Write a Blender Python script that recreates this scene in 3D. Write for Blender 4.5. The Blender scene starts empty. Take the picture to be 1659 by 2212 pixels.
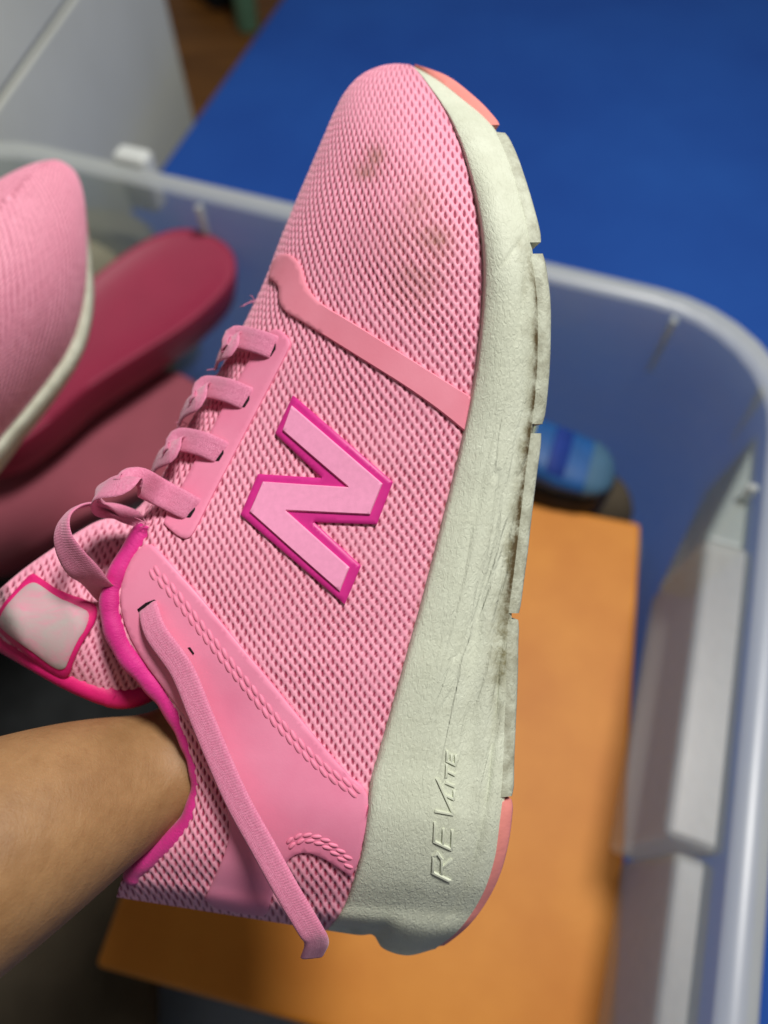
import bpy, math, random
import numpy as np
from mathutils import Vector, Matrix
from mathutils.bvhtree import BVHTree
from mathutils.geometry import delaunay_2d_cdt

random.seed(7)
rng = np.random.default_rng(7)
scene = bpy.context.scene
col = scene.collection

# ------------------------------------------------------------------ camera
PITCH = math.radians(60.0)
CAM = np.array([0.0, 0.0, 0.72])
RI = np.array([1.0, 0.0, 0.0])
UP = np.array([0.0, math.sin(PITCH), math.cos(PITCH)])
BK = np.array([0.0, -math.cos(PITCH), math.sin(PITCH)])      # towards the viewer
ROT = np.stack([RI, UP, BK])                                   # rows
CX, CY, FP = 829.5, 1106.0, 1534.0                             # measured on a 1659 x 2212 view

cam_data = bpy.data.cameras.new("camera")
cam = bpy.data.objects.new("camera", cam_data)
col.objects.link(cam)
cam.matrix_world = Matrix(((RI[0], UP[0], BK[0], CAM[0]), (RI[1], UP[1], BK[1], CAM[1]),
                           (RI[2], UP[2], BK[2], CAM[2]), (0, 0, 0, 1)))
cam_data.sensor_fit = 'VERTICAL'
cam_data.sensor_height = 34.6
cam_data.sensor_width = 25.95
cam_data.lens = FP / 2212 * 34.6
cam_data.clip_start = 0.01
cam_data.clip_end = 50
cam_data.dof.use_dof = True
cam_data.dof.focus_distance = 0.208
cam_data.dof.aperture_fstop = 5.2
scene.camera = cam

# ------------------------------------------------------------------ world and light
world = bpy.data.worlds.new("World")
scene.world = world
world.use_nodes = True
bg = world.node_tree.nodes["Background"]
bg.inputs[0].default_value = (1.0, 0.97, 0.92, 1)
bg.inputs[1].default_value = 0.11

def area_light(name, loc, target, size, power, colr):
    ld = bpy.data.lights.new(name, 'AREA')
    ld.shape = 'DISK'
    ld.size = size
    ld.energy = power
    ld.color = colr
    o = bpy.data.objects.new(name, ld)
    col.objects.link(o)
    o.location = loc
    d = Vector(target) - Vector(loc)
    o.rotation_euler = d.to_track_quat('-Z', 'Y').to_euler()
    return o

area_light("ceiling_lamp", (0.53, 0.53, 2.2), (0.0, 0.12, 0.5), 0.48, 42.5, (1.0, 0.975, 0.93))

scene.view_settings.view_transform = 'Standard'
scene.view_settings.look = 'None'
scene.view_settings.exposure = 0.0
scene.view_settings.gamma = 1.0
scene.render.engine = 'CYCLES'
scene.cycles.use_denoising = True
scene.cycles.max_bounces = 8
scene.cycles.transparent_max_bounces = 12

# ------------------------------------------------------------------ helpers
def c2w(p):
    return np.asarray(p) @ ROT + CAM

def pc(px, py, dep):
    px = np.asarray(px, float); py = np.asarray(py, float); dep = np.asarray(dep, float)
    return np.stack([(px - CX) / FP * dep, (CY - py) / FP * dep, -dep * np.ones_like(px)], -1)

def ray_world(px, py):
    return np.array([(px - CX) / FP, (CY - py) / FP, -1.0]) @ ROT

def wz(px, py, z):
    d = ray_world(px, py)
    return CAM + d * ((z - CAM[2]) / d[2])

def wd(px, py, dep):
    return CAM + ray_world(px, py) * dep

def link(o, parent=None):
    col.objects.link(o)
    if parent is not None:
        o.parent = parent
    return o

def empty(name, loc, label, cat, group=None):
    o = bpy.data.objects.new(name, None)
    o.empty_display_size = 0.02
    o.location = Vector(loc)
    link(o)
    o["label"] = label
    o["category"] = cat
    if group:
        o["group"] = group
    return o

def tag(o, label=None, cat=None, kind=None, group=None):
    if label: o["label"] = label
    if cat: o["category"] = cat
    if kind: o["kind"] = kind
    if group: o["group"] = group
    return o

def mesh_obj(name, verts, faces, mat, parent=None, origin=None, smooth=True, sharp=None, attrs=None):
    """verts in world coordinates; stored relative to the parent's origin"""
    v = np.asarray(verts, float)
    org = np.array(parent.location) if (parent is not None and parent.type == 'EMPTY') else None
    if parent is not None and parent.type != 'EMPTY':
        org = np.array(parent["_org"])
    if org is None:
        org = np.array(origin) if origin is not None else np.zeros(3)
    me = bpy.data.meshes.new(name)
    if isinstance(faces, np.ndarray):
        n, k = faces.shape
        me.vertices.add(len(v))
        me.vertices.foreach_set("co", (v - org).astype(np.float32).ravel())
        me.loops.add(n * k)
        me.loops.foreach_set("vertex_index", faces.astype(np.int32).ravel())
        me.polygons.add(n)
        me.polygons.foreach_set("loop_start", np.arange(0, n * k, k, dtype=np.int32))
        me.update(calc_edges=True)
    else:
        me.from_pydata((v - org).tolist(), [], [list(map(int, f)) for f in faces])
    me.validate()
    if smooth:
        me.polygons.foreach_set("use_smooth", np.ones(len(me.polygons), dtype=bool))
        if sharp:
            me.set_sharp_from_angle(angle=math.radians(sharp))
    if attrs:
        for an, av in attrs.items():
            a = me.attributes.new(an, 'FLOAT', 'POINT')
            a.data.foreach_set("value", np.asarray(av, np.float32).ravel())
    if mat is not None:
        me.materials.append(mat)
    o = bpy.data.objects.new(name, me)
    if parent is None:
        o.location = Vector(org)
    o["_org"] = [float(x) for x in org]
    link(o, parent)
    return o

def grid_faces(n, m, wrap=False, flip=False):
    i = np.arange(n - 1)[:, None]
    mm = m if wrap else m - 1
    j = np.arange(mm)[None, :]
    j2 = (j + 1) % m
    a = i * m + j; b = i * m + j2; c = (i + 1) * m + j2; d = (i + 1) * m + j
    q = np.stack([a, b, c, d], -1).reshape(-1, 4)
    return q[:, ::-1] if flip else q

def grid_normals(P):
    du = np.gradient(P, axis=0); dv = np.gradient(P, axis=1)
    n = np.cross(du, dv)
    return n / (np.linalg.norm(n, axis=-1, keepdims=True) + 1e-12)

def herm(arr, t):
    """Catmull-Rom through arr at float indices t"""
    a = np.asarray(arr, float)
    t = np.asarray(t, float)
    n = len(a)
    i = np.clip(np.floor(t).astype(int), 0, n - 2)
    u = t - i
    m = np.gradient(a, axis=0)
    if a.ndim == 2:
        u = u[..., None]
    h00 = 2*u**3 - 3*u**2 + 1; h10 = u**3 - 2*u**2 + u; h01 = -2*u**3 + 3*u**2; h11 = u**3 - u**2
    return h00*a[i] + h10*m[i] + h01*a[i+1] + h11*m[i+1]

def spline(pts, n):
    pts = np.asarray(pts, float)
    return herm(pts, np.linspace(0, len(pts) - 1, n))

def resample(poly, step, closed=True):
    p = np.asarray(poly, float)
    if closed:
        p = np.vstack([p, p[:1]])
    out = []
    for a, b in zip(p[:-1], p[1:]):
        k = max(1, int(round(np.linalg.norm(b - a) / step)))
        out += [a + (b - a) * i / k for i in range(k)]
    if not closed:
        out.append(p[-1])
    return np.array(out)

def smooth_closed(poly, it=1):
    p = np.asarray(poly, float)
    for _ in range(it):                      # Chaikin
        q = np.empty((2 * len(p), 2))
        nx = np.roll(p, -1, 0)
        q[0::2] = .75 * p + .25 * nx
        q[1::2] = .25 * p + .75 * nx
        p = q
    return p

def loft(name, secs, mat, parent, caps=True, sharp=40, attrs=None, flip=False):
    """secs [n][m][3] world, closed rings"""
    S = np.asarray(secs)
    n, m = S.shape[:2]
    F = [tuple(f) for f in grid_faces(n, m, wrap=True, flip=flip)]
    if caps:
        a = tuple(range(m)); b = tuple(range((n - 1) * m, n * m))
        F += [a[::-1] if not flip else a, b if not flip else b[::-1]]
    return mesh_obj(name, S.reshape(-1, 3), F, mat, parent, sharp=sharp, attrs=attrs)

def tube(name, path, radii, mat, parent, seg=12, closed=False, squash=1.0):
    P = np.asarray(path, float)
    n = len(P)
    r = np.broadcast_to(np.asarray(radii, float), (n,))
    T = np.gradient(P, axis=0)
    if closed:
        T = np.roll(P, -1, 0) - np.roll(P, 1, 0)
    T /= np.linalg.norm(T, axis=1, keepdims=True) + 1e-12
    ref = np.array([0.31, 0.2, 0.93])
    secs = []
    a = np.cross(T[0], ref)
    for i in range(n):
        a = a - T[i] * np.dot(a, T[i])
        a /= np.linalg.norm(a) + 1e-12
        b = np.cross(T[i], a)
        th = np.linspace(0, 2 * np.pi, seg, endpoint=False)
        secs.append(P[i] + r[i] * (np.cos(th)[:, None] * a + squash * np.sin(th)[:, None] * b))
    if closed:
        secs.append(secs[0])
        S = np.asarray(secs)
        return mesh_obj(name, S.reshape(-1, 3), grid_faces(n + 1, seg, wrap=True), mat, parent)
    return loft(name, secs, mat, parent, sharp=60)

# ------------------------------------------------------------------ materials
def srgb(r, g, b):
    f = lambda c: c / 12.92 if c <= 0.04045 else ((c + 0.055) / 1.055) ** 2.4
    return (f(r / 255), f(g / 255), f(b / 255), 1.0)

class NT:
    def __init__(self, name, rough=0.6, spec=0.4):
        self.m = bpy.data.materials.new(name)
        self.m.use_nodes = True
        self.t = self.m.node_tree
        self.n = self.t.nodes
        self.p = self.n["Principled BSDF"]
        self.p.inputs["Roughness"].default_value = rough
        self.p.inputs["Specular IOR Level"].default_value = spec
        self.coord = None
    def link(self, a, b): self.t.links.new(a, b)
    def co(self):
        if self.coord is None:
            self.coord = self.n.new("ShaderNodeTexCoord").outputs["Object"]
        return self.coord
    def noise(self, scale, detail=4, rough=0.55, stretch=None, dist=0.0):
        nd = self.n.new("ShaderNodeTexNoise")
        nd.inputs["Scale"].default_value = scale
        nd.inputs["Detail"].default_value = detail
        nd.inputs["Roughness"].default_value = rough
        nd.inputs["Distortion"].default_value = dist
        if stretch is not None:
            mp = self.n.new("ShaderNodeMapping")
            mp.inputs["Scale"].default_value = stretch[0]
            mp.inputs["Rotation"].default_value = stretch[1]
            self.link(self.co(), mp.inputs["Vector"])
            self.link(mp.outputs[0], nd.inputs["Vector"])
        else:
            self.link(self.co(), nd.inputs["Vector"])
        return nd.outputs["Fac"]
    def ramp(self, fac, stops):
        r = self.n.new("ShaderNodeValToRGB")
        e = r.color_ramp.elements
        while len(e) < len(stops): e.new(0.5)
        for k, (pos, c) in enumerate(stops):
            e[k].position = pos
            e[k].color = c if len(c) == 4 else (*c, 1)
        self.link(fac, r.inputs[0])
        return r.outputs[0]
    def mix(self, fac, a, b, mode='MIX'):
        x = self.n.new("ShaderNodeMix")
        x.data_type = 'RGBA'; x.blend_type = mode
        for s, v in ((0, fac), (6, a), (7, b)):
            if hasattr(v, 'is_output'): self.link(v, x.inputs[s])
            else: x.inputs[s].default_value = v
        return x.outputs[2]
    def math(self, op, a, b=0.0, clamp=False):
        x = self.n.new("ShaderNodeMath"); x.operation = op; x.use_clamp = clamp
        for s, v in ((0, a), (1, b)):
            if hasattr(v, 'is_output'): self.link(v, x.inputs[s])
            else: x.inputs[s].default_value = v
        return x.outputs[0]
    def attr(self, name):
        a = self.n.new("ShaderNodeAttribute"); a.attribute_name = name
        return a.outputs["Fac"]
    def color(self, v):
        if hasattr(v, 'is_output'): self.link(v, self.p.inputs["Base Color"])
        else: self.p.inputs["Base Color"].default_value = v
        return self
    def bump(self, h, dist, strength=1.0, prev=None):
        b = self.n.new("ShaderNodeBump")
        b.inputs["Strength"].default_value = strength
        b.inputs["Distance"].default_value = dist
        self.link(h, b.inputs["Height"])
        if prev is not None: self.link(prev, b.inputs["Normal"])
        self.link(b.outputs[0], self.p.inputs["Normal"])
        return b.outputs[0]

def plain(name, c, rough=0.6, spec=0.4, var=0.12, scale=60, bump=None, bscale=400, sheen=0.0):
    k = NT(name, rough, spec)
    dark = (c[0] * (1 - var), c[1] * (1 - var), c[2] * (1 - var), 1)
    lite = (min(1, c[0] * (1 + var)), min(1, c[1] * (1 + var)), min(1, c[2] * (1 + var)), 1)
    k.color(k.ramp(k.noise(scale), [(0.3, dark), (0.7, lite)]))
    if bump:
        k.bump(k.noise(bscale, 3), bump, 0.6)
    if sheen:
        k.p.inputs["Sheen Weight"].default_value = sheen
    return k.m

PINK = srgb(244, 160, 186)
# knitted mesh
k = NT("knit_pink", 0.55, 0.35)
yarn = k.ramp(k.noise(900, 3), [(0.3, srgb(238, 153, 179)), (0.7, srgb(247, 172, 194))])
cm = k.mix(k.attr("hole"), yarn, srgb(152, 42, 74))
st = k.math('MULTIPLY', k.attr("stain"), k.ramp(k.noise(150, 5), [(0.3, (0.35, 0.35, 0.35)), (0.7, (1, 1, 1))]))
cm = k.mix(st, cm, srgb(142, 98, 74))
k.color(cm)
k.p.inputs["Sheen Weight"].default_value = 0.15
k.bump(k.noise(2600, 2), 0.00008, 0.5)
M_KNIT = k.m

# smooth synthetic overlay
k = NT("synthetic_pink", 0.48, 0.35)
k.color(k.ramp(k.noise(45, 5), [(0.3, srgb(232, 130, 164)), (0.72, srgb(240, 147, 178))]))
k.bump(k.noise(1500, 3), 0.00006, 0.5)
M_SYN = k.m
k = NT("strap_pink", 0.5, 0.35)
k.color(k.ramp(k.noise(45, 5), [(0.3, srgb(232, 134, 154)), (0.72, srgb(240, 150, 170))]))
k.bump(k.noise(1500, 3), 0.00006, 0.5)
M_STRAP = k.m
M_LOGO_IN = plain("logo_pale_pink", srgb(243, 158, 196), 0.45, 0.4, 0.05, 600, 0.00005, 2500)
M_LOGO_OUT = plain("logo_magenta", srgb(208, 44, 136), 0.42, 0.4, 0.06, 300, 0.00004, 2000)
M_STITCH = plain("stitch_thread", srgb(236, 138, 168), 0.6, 0.3, 0.1, 500, 0.00006, 2500)
M_DARK = plain("dark_hole", (0.012, 0.006, 0.008, 1), 0.8, 0.2)
# collar lining
k = NT("collar_magenta", 0.6, 0.3)
k.color(k.ramp(k.noise(80, 4), [(0.3, srgb(196, 30, 120)), (0.7, srgb(222, 50, 145))]))
COLLAR_K = k
k.bump(k.noise(2200, 2), 0.0001, 0.6)
k.p.inputs["Sheen Weight"].default_value = 0.2
M_LINING = k.m
M_BINDING = plain("tongue_binding", srgb(216, 30, 112), 0.55, 0.35, 0.1, 200, 0.00015, 1200)
k = NT("tongue_label", 0.5, 0.3)
k.color(k.ramp(k.noise(60, 6, 0.65, None, 0.8), [(0.40, srgb(178, 170, 166)), (0.52, srgb(192, 160, 164)), (0.66, srgb(216, 138, 160))]))
k.bump(k.noise(700, 3), 0.0001, 0.4)
M_LABEL = k.m
# laces: woven
k = NT("lace_pink", 0.75, 0.25)
k.color(k.ramp(k.noise(1500, 3), [(0.3, srgb(214, 118, 153)), (0.7, srgb(230, 142, 175))]))
LACE_K = k
k.p.inputs["Sheen Weight"].default_value = 0.3
M_LACE = k.m
# midsole foam
k = NT("midsole_foam", 0.62, 0.3)
base = k.ramp(k.noise(26, 5), [(0.3, srgb(205, 210, 190)), (0.7, srgb(219, 224, 206))])
dn = k.ramp(k.noise(170, 6, 0.7), [(0.38, (0, 0, 0)), (0.62, (1, 1, 1))])
dn2 = k.ramp(k.noise(50, 4, 0.6), [(0.3, (0.25, 0.25, 0.25)), (0.7, (1, 1, 1))])
dm = k.math('MULTIPLY', k.math('MULTIPLY', k.attr("dirt"), k.math('ADD', dn, 0.35)), dn2, True)
base = k.mix(dm, base, srgb(122, 116, 84))
base = k.mix(k.math('MULTIPLY', k.attr("grime"), k.math('ADD', dn, 0.3), True), base, srgb(84, 70, 44))
k.color(base)
def ab_vec(k, sa, sb):
    cx = k.n.new("ShaderNodeCombineXYZ")
    k.link(k.math('MULTIPLY', k.attr("ca"), sa), cx.inputs[0]); k.link(k.math('MULTIPLY', k.attr("cb"), sb), cx.inputs[1])
    return cx.outputs[0]
def ab_noise(k, sa, sb, detail=3, dist=0.0):
    nd = k.n.new("ShaderNodeTexNoise"); nd.inputs["Scale"].default_value = 1.0
    nd.inputs["Detail"].default_value = detail; nd.inputs["Distortion"].default_value = dist
    k.link(ab_vec(k, sa, sb), nd.inputs["Vector"])
    return nd.outputs["Fac"]
wr = ab_noise(k, 22, 170, 2, 0.5)
wrm = k.math('MULTIPLY', k.ramp(wr, [(0.40, (1, 1, 1)), (0.47, (0, 0, 0)), (0.56, (0.9, 0.9, 0.9)), (0.64, (1, 1, 1))]), k.attr("crease"))
b1 = k.bump(wrm, 0.0007, 0.75)
gr = ab_noise(k, 560, 1000, 3, 1.0)
b2 = k.bump(gr, 0.00045, 0.75, b1)
M_MID = k.m
_k = LACE_K
_t = _k.math('ABSOLUTE', _k.attr("cb"))
_w = _k.math('MULTIPLY', _k.math('SINE', _k.math('MULTIPLY', _k.math('ADD', _k.attr("ca"), _t), 8000.0)), _k.math('SINE', _k.math('MULTIPLY', _k.attr("cb"), 9000.0)))
_b = _k.bump(_w, 0.00012, 0.5)
_k.bump(ab_noise(_k, 500, 2600, 3), 0.00022, 0.7, _b)
_k = COLLAR_K
_b = _k.bump(ab_noise(_k, 1500, 420, 3, 1.2), 0.0004, 0.6)
_k.bump(_k.noise(2200, 2), 0.0001, 0.6, _b)
M_CORAL = plain("outsole_coral", srgb(236, 146, 138), 0.5, 0.4, 0.08, 80, 0.0002, 500)

# ================================================================== SETTING
BED_Z = 0.0
FLOOR_Z = -0.45
RIM_H = 0.29

k = NT("blue_sheet", 0.75, 0.25)
k.color(k.ramp(k.noise(3.0, 4), [(0.3, srgb(23, 70, 154)), (0.7, srgb(31, 83, 168))]))
b1 = k.bump(k.noise(7, 4, 0.5, ((1, 0.35, 1), (0, 0, 0.5)), 0.4), 0.012, 0.5)
k.bump(k.noise(1800, 2), 0.0003, 0.5, b1)
M_BLUE = k.m
k = NT("floor_wood", 0.45, 0.4)
wv = k.noise(14, 6, 0.6, ((0.18, 1.6, 1), (0, 0, 0.5)), 0.5)
k.color(k.ramp(wv, [(0.3, srgb(92, 56, 20)), (0.7, srgb(140, 92, 40))]))
M_WOOD = k.m
k = NT("cabinet_white", 0.5, 0.4)
k.color(k.ramp(k.noise(5, 3), [(0.3, srgb(206, 208, 197)), (0.7, srgb(216, 218, 207))]))
M_CAB = k.m

# mattress with blue sheet; its left edge runs from e0 to e1 in plan
e0 = wz(600, 0, BED_Z)[:2]; e1 = wz(345, 350, BED_Z)[:2]
ed = (e1 - e0) / np.linalg.norm(e1 - e0)
perp = np.array([-ed[1], ed[0]])
if perp[0] < 0: perp = -perp
def rounded_slab(name, corners2, z0, z1, r, mat, parent=None, kind=None):
    c = np.asarray(corners2, float)
    cen = c.mean(0)
    rings = []
    for a in np.linspace(0, math.pi / 2, 6):
        ins = r * (1 - math.cos(a)); z = z1 - r + r * math.sin(a)
        rings.append((ins, z))
    secs = []
    base = resample(c, 0.08)
    nrm = cen - base
    nrm /= np.linalg.norm(nrm, axis=1, keepdims=True)
    for ins, z in [(0, z0)] + rings:
        q = base + nrm * ins
        secs.append(np.column_stack([q, np.full(len(q), z)]))
    return loft(name, secs, mat, parent, sharp=None)
far = e0 - ed * 0.9
near = e1 + ed * 2.6
mat_c = [far, near, near + perp * 2.4, far + perp * 2.4]
bed = rounded_slab("bed_mattress", mat_c, BED_Z - 0.22, BED_Z, 0.02, M_BLUE)
tag(bed, "bed mattress covered in a plain deep blue sheet under the storage bin", "bed")
fl = mesh_obj("floor", [(-6, -6, FLOOR_Z), (6, -6, FLOOR_Z), (6, 6, FLOOR_Z), (-6, 6, FLOOR_Z)], [(0, 1, 2, 3)], M_WOOD, smooth=False)
tag(fl, kind="structure")

def box_mesh(c0, ux, uy, uz, bev=0.0):
    """corner + three edge vectors -> verts, faces"""
    c0, ux, uy, uz = map(np.asarray, (c0, ux, uy, uz))
    v = [c0, c0 + ux, c0 + ux + uy, c0 + uy]
    v += [p + uz for p in v]
    f = [(3, 2, 1, 0), (4, 5, 6, 7), (0, 1, 5, 4), (1, 2, 6, 5), (2, 3, 7, 6), (3, 0, 4, 7)]
    return v, f

def bevel(o, w, seg=2):
    m = o.modifiers.new("bevel", 'BEVEL'); m.width = w; m.segments = seg; m.limit_method = 'ANGLE'
    return o

# white cabinet beyond the bed edge
q = wz(415, 240, BED_Z)
qd = ray_world(415, 240)
edge = (CAM + qd * ((q - CAM) @ qd / (qd @ qd)) * 1.0 + qd * 0.16)[:2]       # plan position of its near vertical corner
def face_hit(px, py, ps):
    d = ray_world(px, py); nrm = np.array([-math.sin(ps), math.cos(ps)])
    t = (nrm @ (edge - CAM[:2])) / (nrm @ d[:2])
    return CAM + d * t
best = min((abs(face_hit(150, 0, a)[2] - face_hit(0, 220, a)[2]), a) for a in np.linspace(math.radians(170), math.radians(262), 600))
ps = best[1]
cdir = np.array([math.cos(ps), math.sin(ps)])                                  # along the face, to the left
seam_z = face_hit(75, 110, ps)[2]
inw = np.array([-cdir[1], cdir[0]])
if inw @ (edge - CAM[:2]) < 0: inw = -inw
CABW, CABD, CABTOP = 1.0, 0.45, 0.62
cab = empty("white_cabinet", (edge[0], edge[1], FLOOR_Z), "white cabinet with flat drawer fronts standing beside the blue bed", "cabinet")
def v3(p2, z): return np.array([p2[0], p2[1], z])
v, f = box_mesh(v3(edge + inw * 0.022, FLOOR_Z + 0.001), v3(cdir, 0) * CABW, v3(inw, 0) * CABD, (0, 0, CABTOP - FLOOR_Z))
bevel(mesh_obj("carcass", v, f, M_CAB, cab, smooth=False), 0.004)
zs = [FLOOR_Z + 0.03, seam_z, CABTOP]
for za, zb in zip(zs[:-1], zs[1:]):
    if zb - za < 0.04: continue
    v, f = box_mesh(v3(edge, za + 0.003), v3(cdir, 0) * CABW, v3(inw, 0) * 0.0205, (0, 0, zb - za - 0.006))
    bevel(mesh_obj("drawer_front", v, f, M_CAB, cab, smooth=False), 0.003)

# dark furniture foot and green bottle on the floor, far corner
def lathe(name, prof, loc, mat, parent=None, seg=24, axis=None):
    th = np.linspace(0, 2 * np.pi, seg, endpoint=False)
    secs = [np.column_stack([r * np.cos(th), r * np.sin(th), np.full(seg, z)]) + np.array(loc) for r, z in prof]
    return loft(name, secs, mat, parent, sharp=35)
M_GREEN = plain("bottle_green", srgb(96, 140, 116), 0.35, 0.5)
M_BLACK = plain("black_rubber", srgb(24, 25, 28), 0.6, 0.4)
M_BLACKF = plain("black_fabric", srgb(26, 28, 29), 0.85, 0.2, 0.3, 40, 0.0008, 500)
gp = wz(537, 62, FLOOR_Z)
gb = empty("green_bottle", gp, "pale green bottle standing on the wood floor beyond the bed", "bottle")
lathe("bottle_body", [(0.001, 0.0), (0.032, 0.002), (0.034, 0.02), (0.034, 0.17), (0.028, 0.2), (0.013, 0.22)], gp, M_GREEN, gb)
lathe("cap", [(0.015, 0.221), (0.015, 0.25), (0.001, 0.251)], gp, M_CAB, gb)
bp = wz(478, 28, FLOOR_Z)
v, f = box_mesh(bp + np.array([-0.02, 0.0, 0.0]), (0.12, 0.09, 0), (-0.14, 0.18, 0), (0, 0, 0.09))
o = mesh_obj("dark_case", v, f, M_BLACKF, None, origin=bp, smooth=False)
bevel(o, 0.015, 3)
tag(o, "dark case lying on the wood floor next to the green bottle", "case")

# ------------------------------------------------------------------ storage bin
YAW = math.radians(-19.2)
E1 = np.array([math.cos(YAW), math.sin(YAW)]); E2 = np.array([-math.sin(YAW), math.cos(YAW)])
back = np.mean([E2 @ wz(x, y, RIM_H)[:2] for x, y in ((60, 302), (630, 410), (1230, 580), (1450, 628))])
right = np.mean([E1 @ wz(x, y, RIM_H)[:2] for x, y in ((1686, 1800), (1662, 2212))])
BW, BD = 0.86, 0.74
bc = E1 * (right - BW / 2) + E2 * (back - BD / 2)
def rrect(w, d, r, n=8):
    pts = []
    for cx, cy, a0 in ((w/2 - r, d/2 - r, 0), (-w/2 + r, d/2 - r, 90), (-w/2 + r, -d/2 + r, 180), (w/2 - r, -d/2 + r, 270)):
        for i in range(n + 1):
            a = math.radians(a0 + 90 * i / n)
            pts.append((cx + r * math.cos(a), cy + r * math.sin(a)))
    return np.array(pts)
def bin_ring(w, d, r, z, n=8):
    p = rrect(w, d, r, n)
    q = bc + p[:, :1] * E1 + p[:, 1:] * E2
    return np.column_stack([q, np.full(len(q), z)])

def frosted(name, opacity, c, rough=0.35):
    m = bpy.data.materials.new(name); m.use_nodes = True
    t = m.node_tree; n = t.nodes; n.clear()
    out = n.new("ShaderNodeOutputMaterial")
    tr = n.new("ShaderNodeBsdfTransparent"); tr.inputs[0].default_value = (0.90, 0.90, 0.88, 1)
    di = n.new("ShaderNodeBsdfDiffuse"); di.inputs[0].default_value = c
    tl = n.new("ShaderNodeBsdfTranslucent"); tl.inputs[0].default_value = c
    gl = n.new("ShaderNodeBsdfGlossy"); gl.inputs["Roughness"].default_value = rough
    nz = n.new("ShaderNodeTexNoise"); nz.inputs["Scale"].default_value = 18
    mr = n.new("ShaderNodeMapRange"); mr.inputs["To Min"].default_value = opacity - 0.06; mr.inputs["To Max"].default_value = opacity + 0.06
    t.links.new(nz.outputs["Fac"], mr.inputs["Value"])
    a = n.new("ShaderNodeMixShader"); a.inputs[0].default_value = 0.5
    t.links.new(di.outputs[0], a.inputs[1]); t.links.new(tl.outputs[0], a.inputs[2])
    b = n.new("ShaderNodeMixShader")
    t.links.new(mr.outputs[0], b.inputs[0]); t.links.new(tr.outputs[0], b.inputs[1]); t.links.new(a.outputs[0], b.inputs[2])
    cc = n.new("ShaderNodeMixShader"); cc.inputs[0].default_value = 0.05
    t.links.new(b.outputs[0], cc.inputs[1]); t.links.new(gl.outputs[0], cc.inputs[2])
    t.links.new(cc.outputs[0], out.inputs[0])
    return m
M_TUB = frosted("frosted_plastic", 0.60, srgb(208, 220, 214))
M_POCK = frosted("frosted_plastic_thin", 0.50, srgb(226, 231, 230))
M_TUBR = frosted("frosted_plastic_rim", 0.74, srgb(226, 231, 229))
bino = empty("storage_bin", (bc[0], bc[1], 0.002), "large translucent frosted plastic storage bin full of shoes, standing on the blue sheet", "bin")
IN = 0.035
secs = []
for fz, z in ((0, 0.003), (0, 0.0035)):
    secs.append(bin_ring(BW - 2*IN - 0.04, BD - 2*IN - 0.04, 0.05, z))
secs.append(bin_ring(BW - 2*IN - 0.008, BD - 2*IN - 0.008, 0.055, 0.008))
for a in np.linspace(0.04, 1, 12):
    ins = IN * (1 - a)
    secs.append(bin_ring(BW - 0.05 - 2*ins, BD - 0.05 - 2*ins, 0.06 + 0.045 * a, RIM_H * a - (0.004 if a == 1 else 0)))
secs = secs[1:]
S = np.asarray(secs)
m = S.shape[1]
F = [tuple(x) for x in grid_faces(len(S), m, wrap=True)] + [tuple(range(m))]
mesh_obj("tub", S.reshape(-1, 3), F, M_TUB, bino, sharp=50)
rim = []
for w, r, z in ((BW - 0.05, 0.105, RIM_H - 0.004), (BW - 0.046, 0.106, RIM_H), (BW - 0.014, 0.118, RIM_H + 0.001), (BW - 0.006, 0.121, RIM_H - 0.004), (BW - 0.006, 0.121, RIM_H - 0.018)):
    rim.append(bin_ring(w, w - BW + BD, r, z))
S = np.asarray(rim)
mesh_obj("rim", S.reshape(-1, 3), grid_faces(len(S), m, wrap=True), M_TUBR, bino, sharp=60)
M_FIN = plain('pale_plastic', srgb(206, 210, 208), 0.45, 0.4, 0.04)
# strengthening fins between wall and rim
def fin(u, v, du, dv, drop):
    p = bc + u * E1 + v * E2
    d = du * E1 + dv * E2
    s = np.array([-d[1], d[0]]); s /= np.linalg.norm(s); s *= 0.0025
    pts = [v3(p - s, RIM_H - 0.006), v3(p + d - s, RIM_H - 0.006), v3(p + d * 0.02 - s, RIM_H - drop),
           v3(p + s, RIM_H - 0.006), v3(p + d + s, RIM_H - 0.006), v3(p + d * 0.02 + s, RIM_H - drop)]
    mesh_obj("fin", pts, [(0, 1, 2), (5, 4, 3), (0, 3, 4, 1), (1, 4, 5, 2), (2, 5, 3, 0)], M_TUBR, bino, smooth=False)
for u in [float(E1 @ (wz(x, y, RIM_H)[:2] - bc)) for x, y in ((110, 315), (462, 385), (1470, 640))]:
    fin(u, BD/2 - 0.0275, 0, -0.007, 0.075)
for vv in (0.285, 0.19):
    fin(BW/2 - 0.0275, vv, -0.007, 0, 0.075)
lp = wz(292, 345, RIM_H)[:2]
lp = E1 * (E1 @ lp) + E2 * (back + .004)
o = mesh_obj("latch", *box_mesh(v3(lp - E1 * .018 - E2 * .012, RIM_H - .05), v3(E1, 0) * .036, v3(E2, 0) * .022, (0, 0, .06)), M_FIN, bino, smooth=False)
bevel(o, .006, 3)
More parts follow.
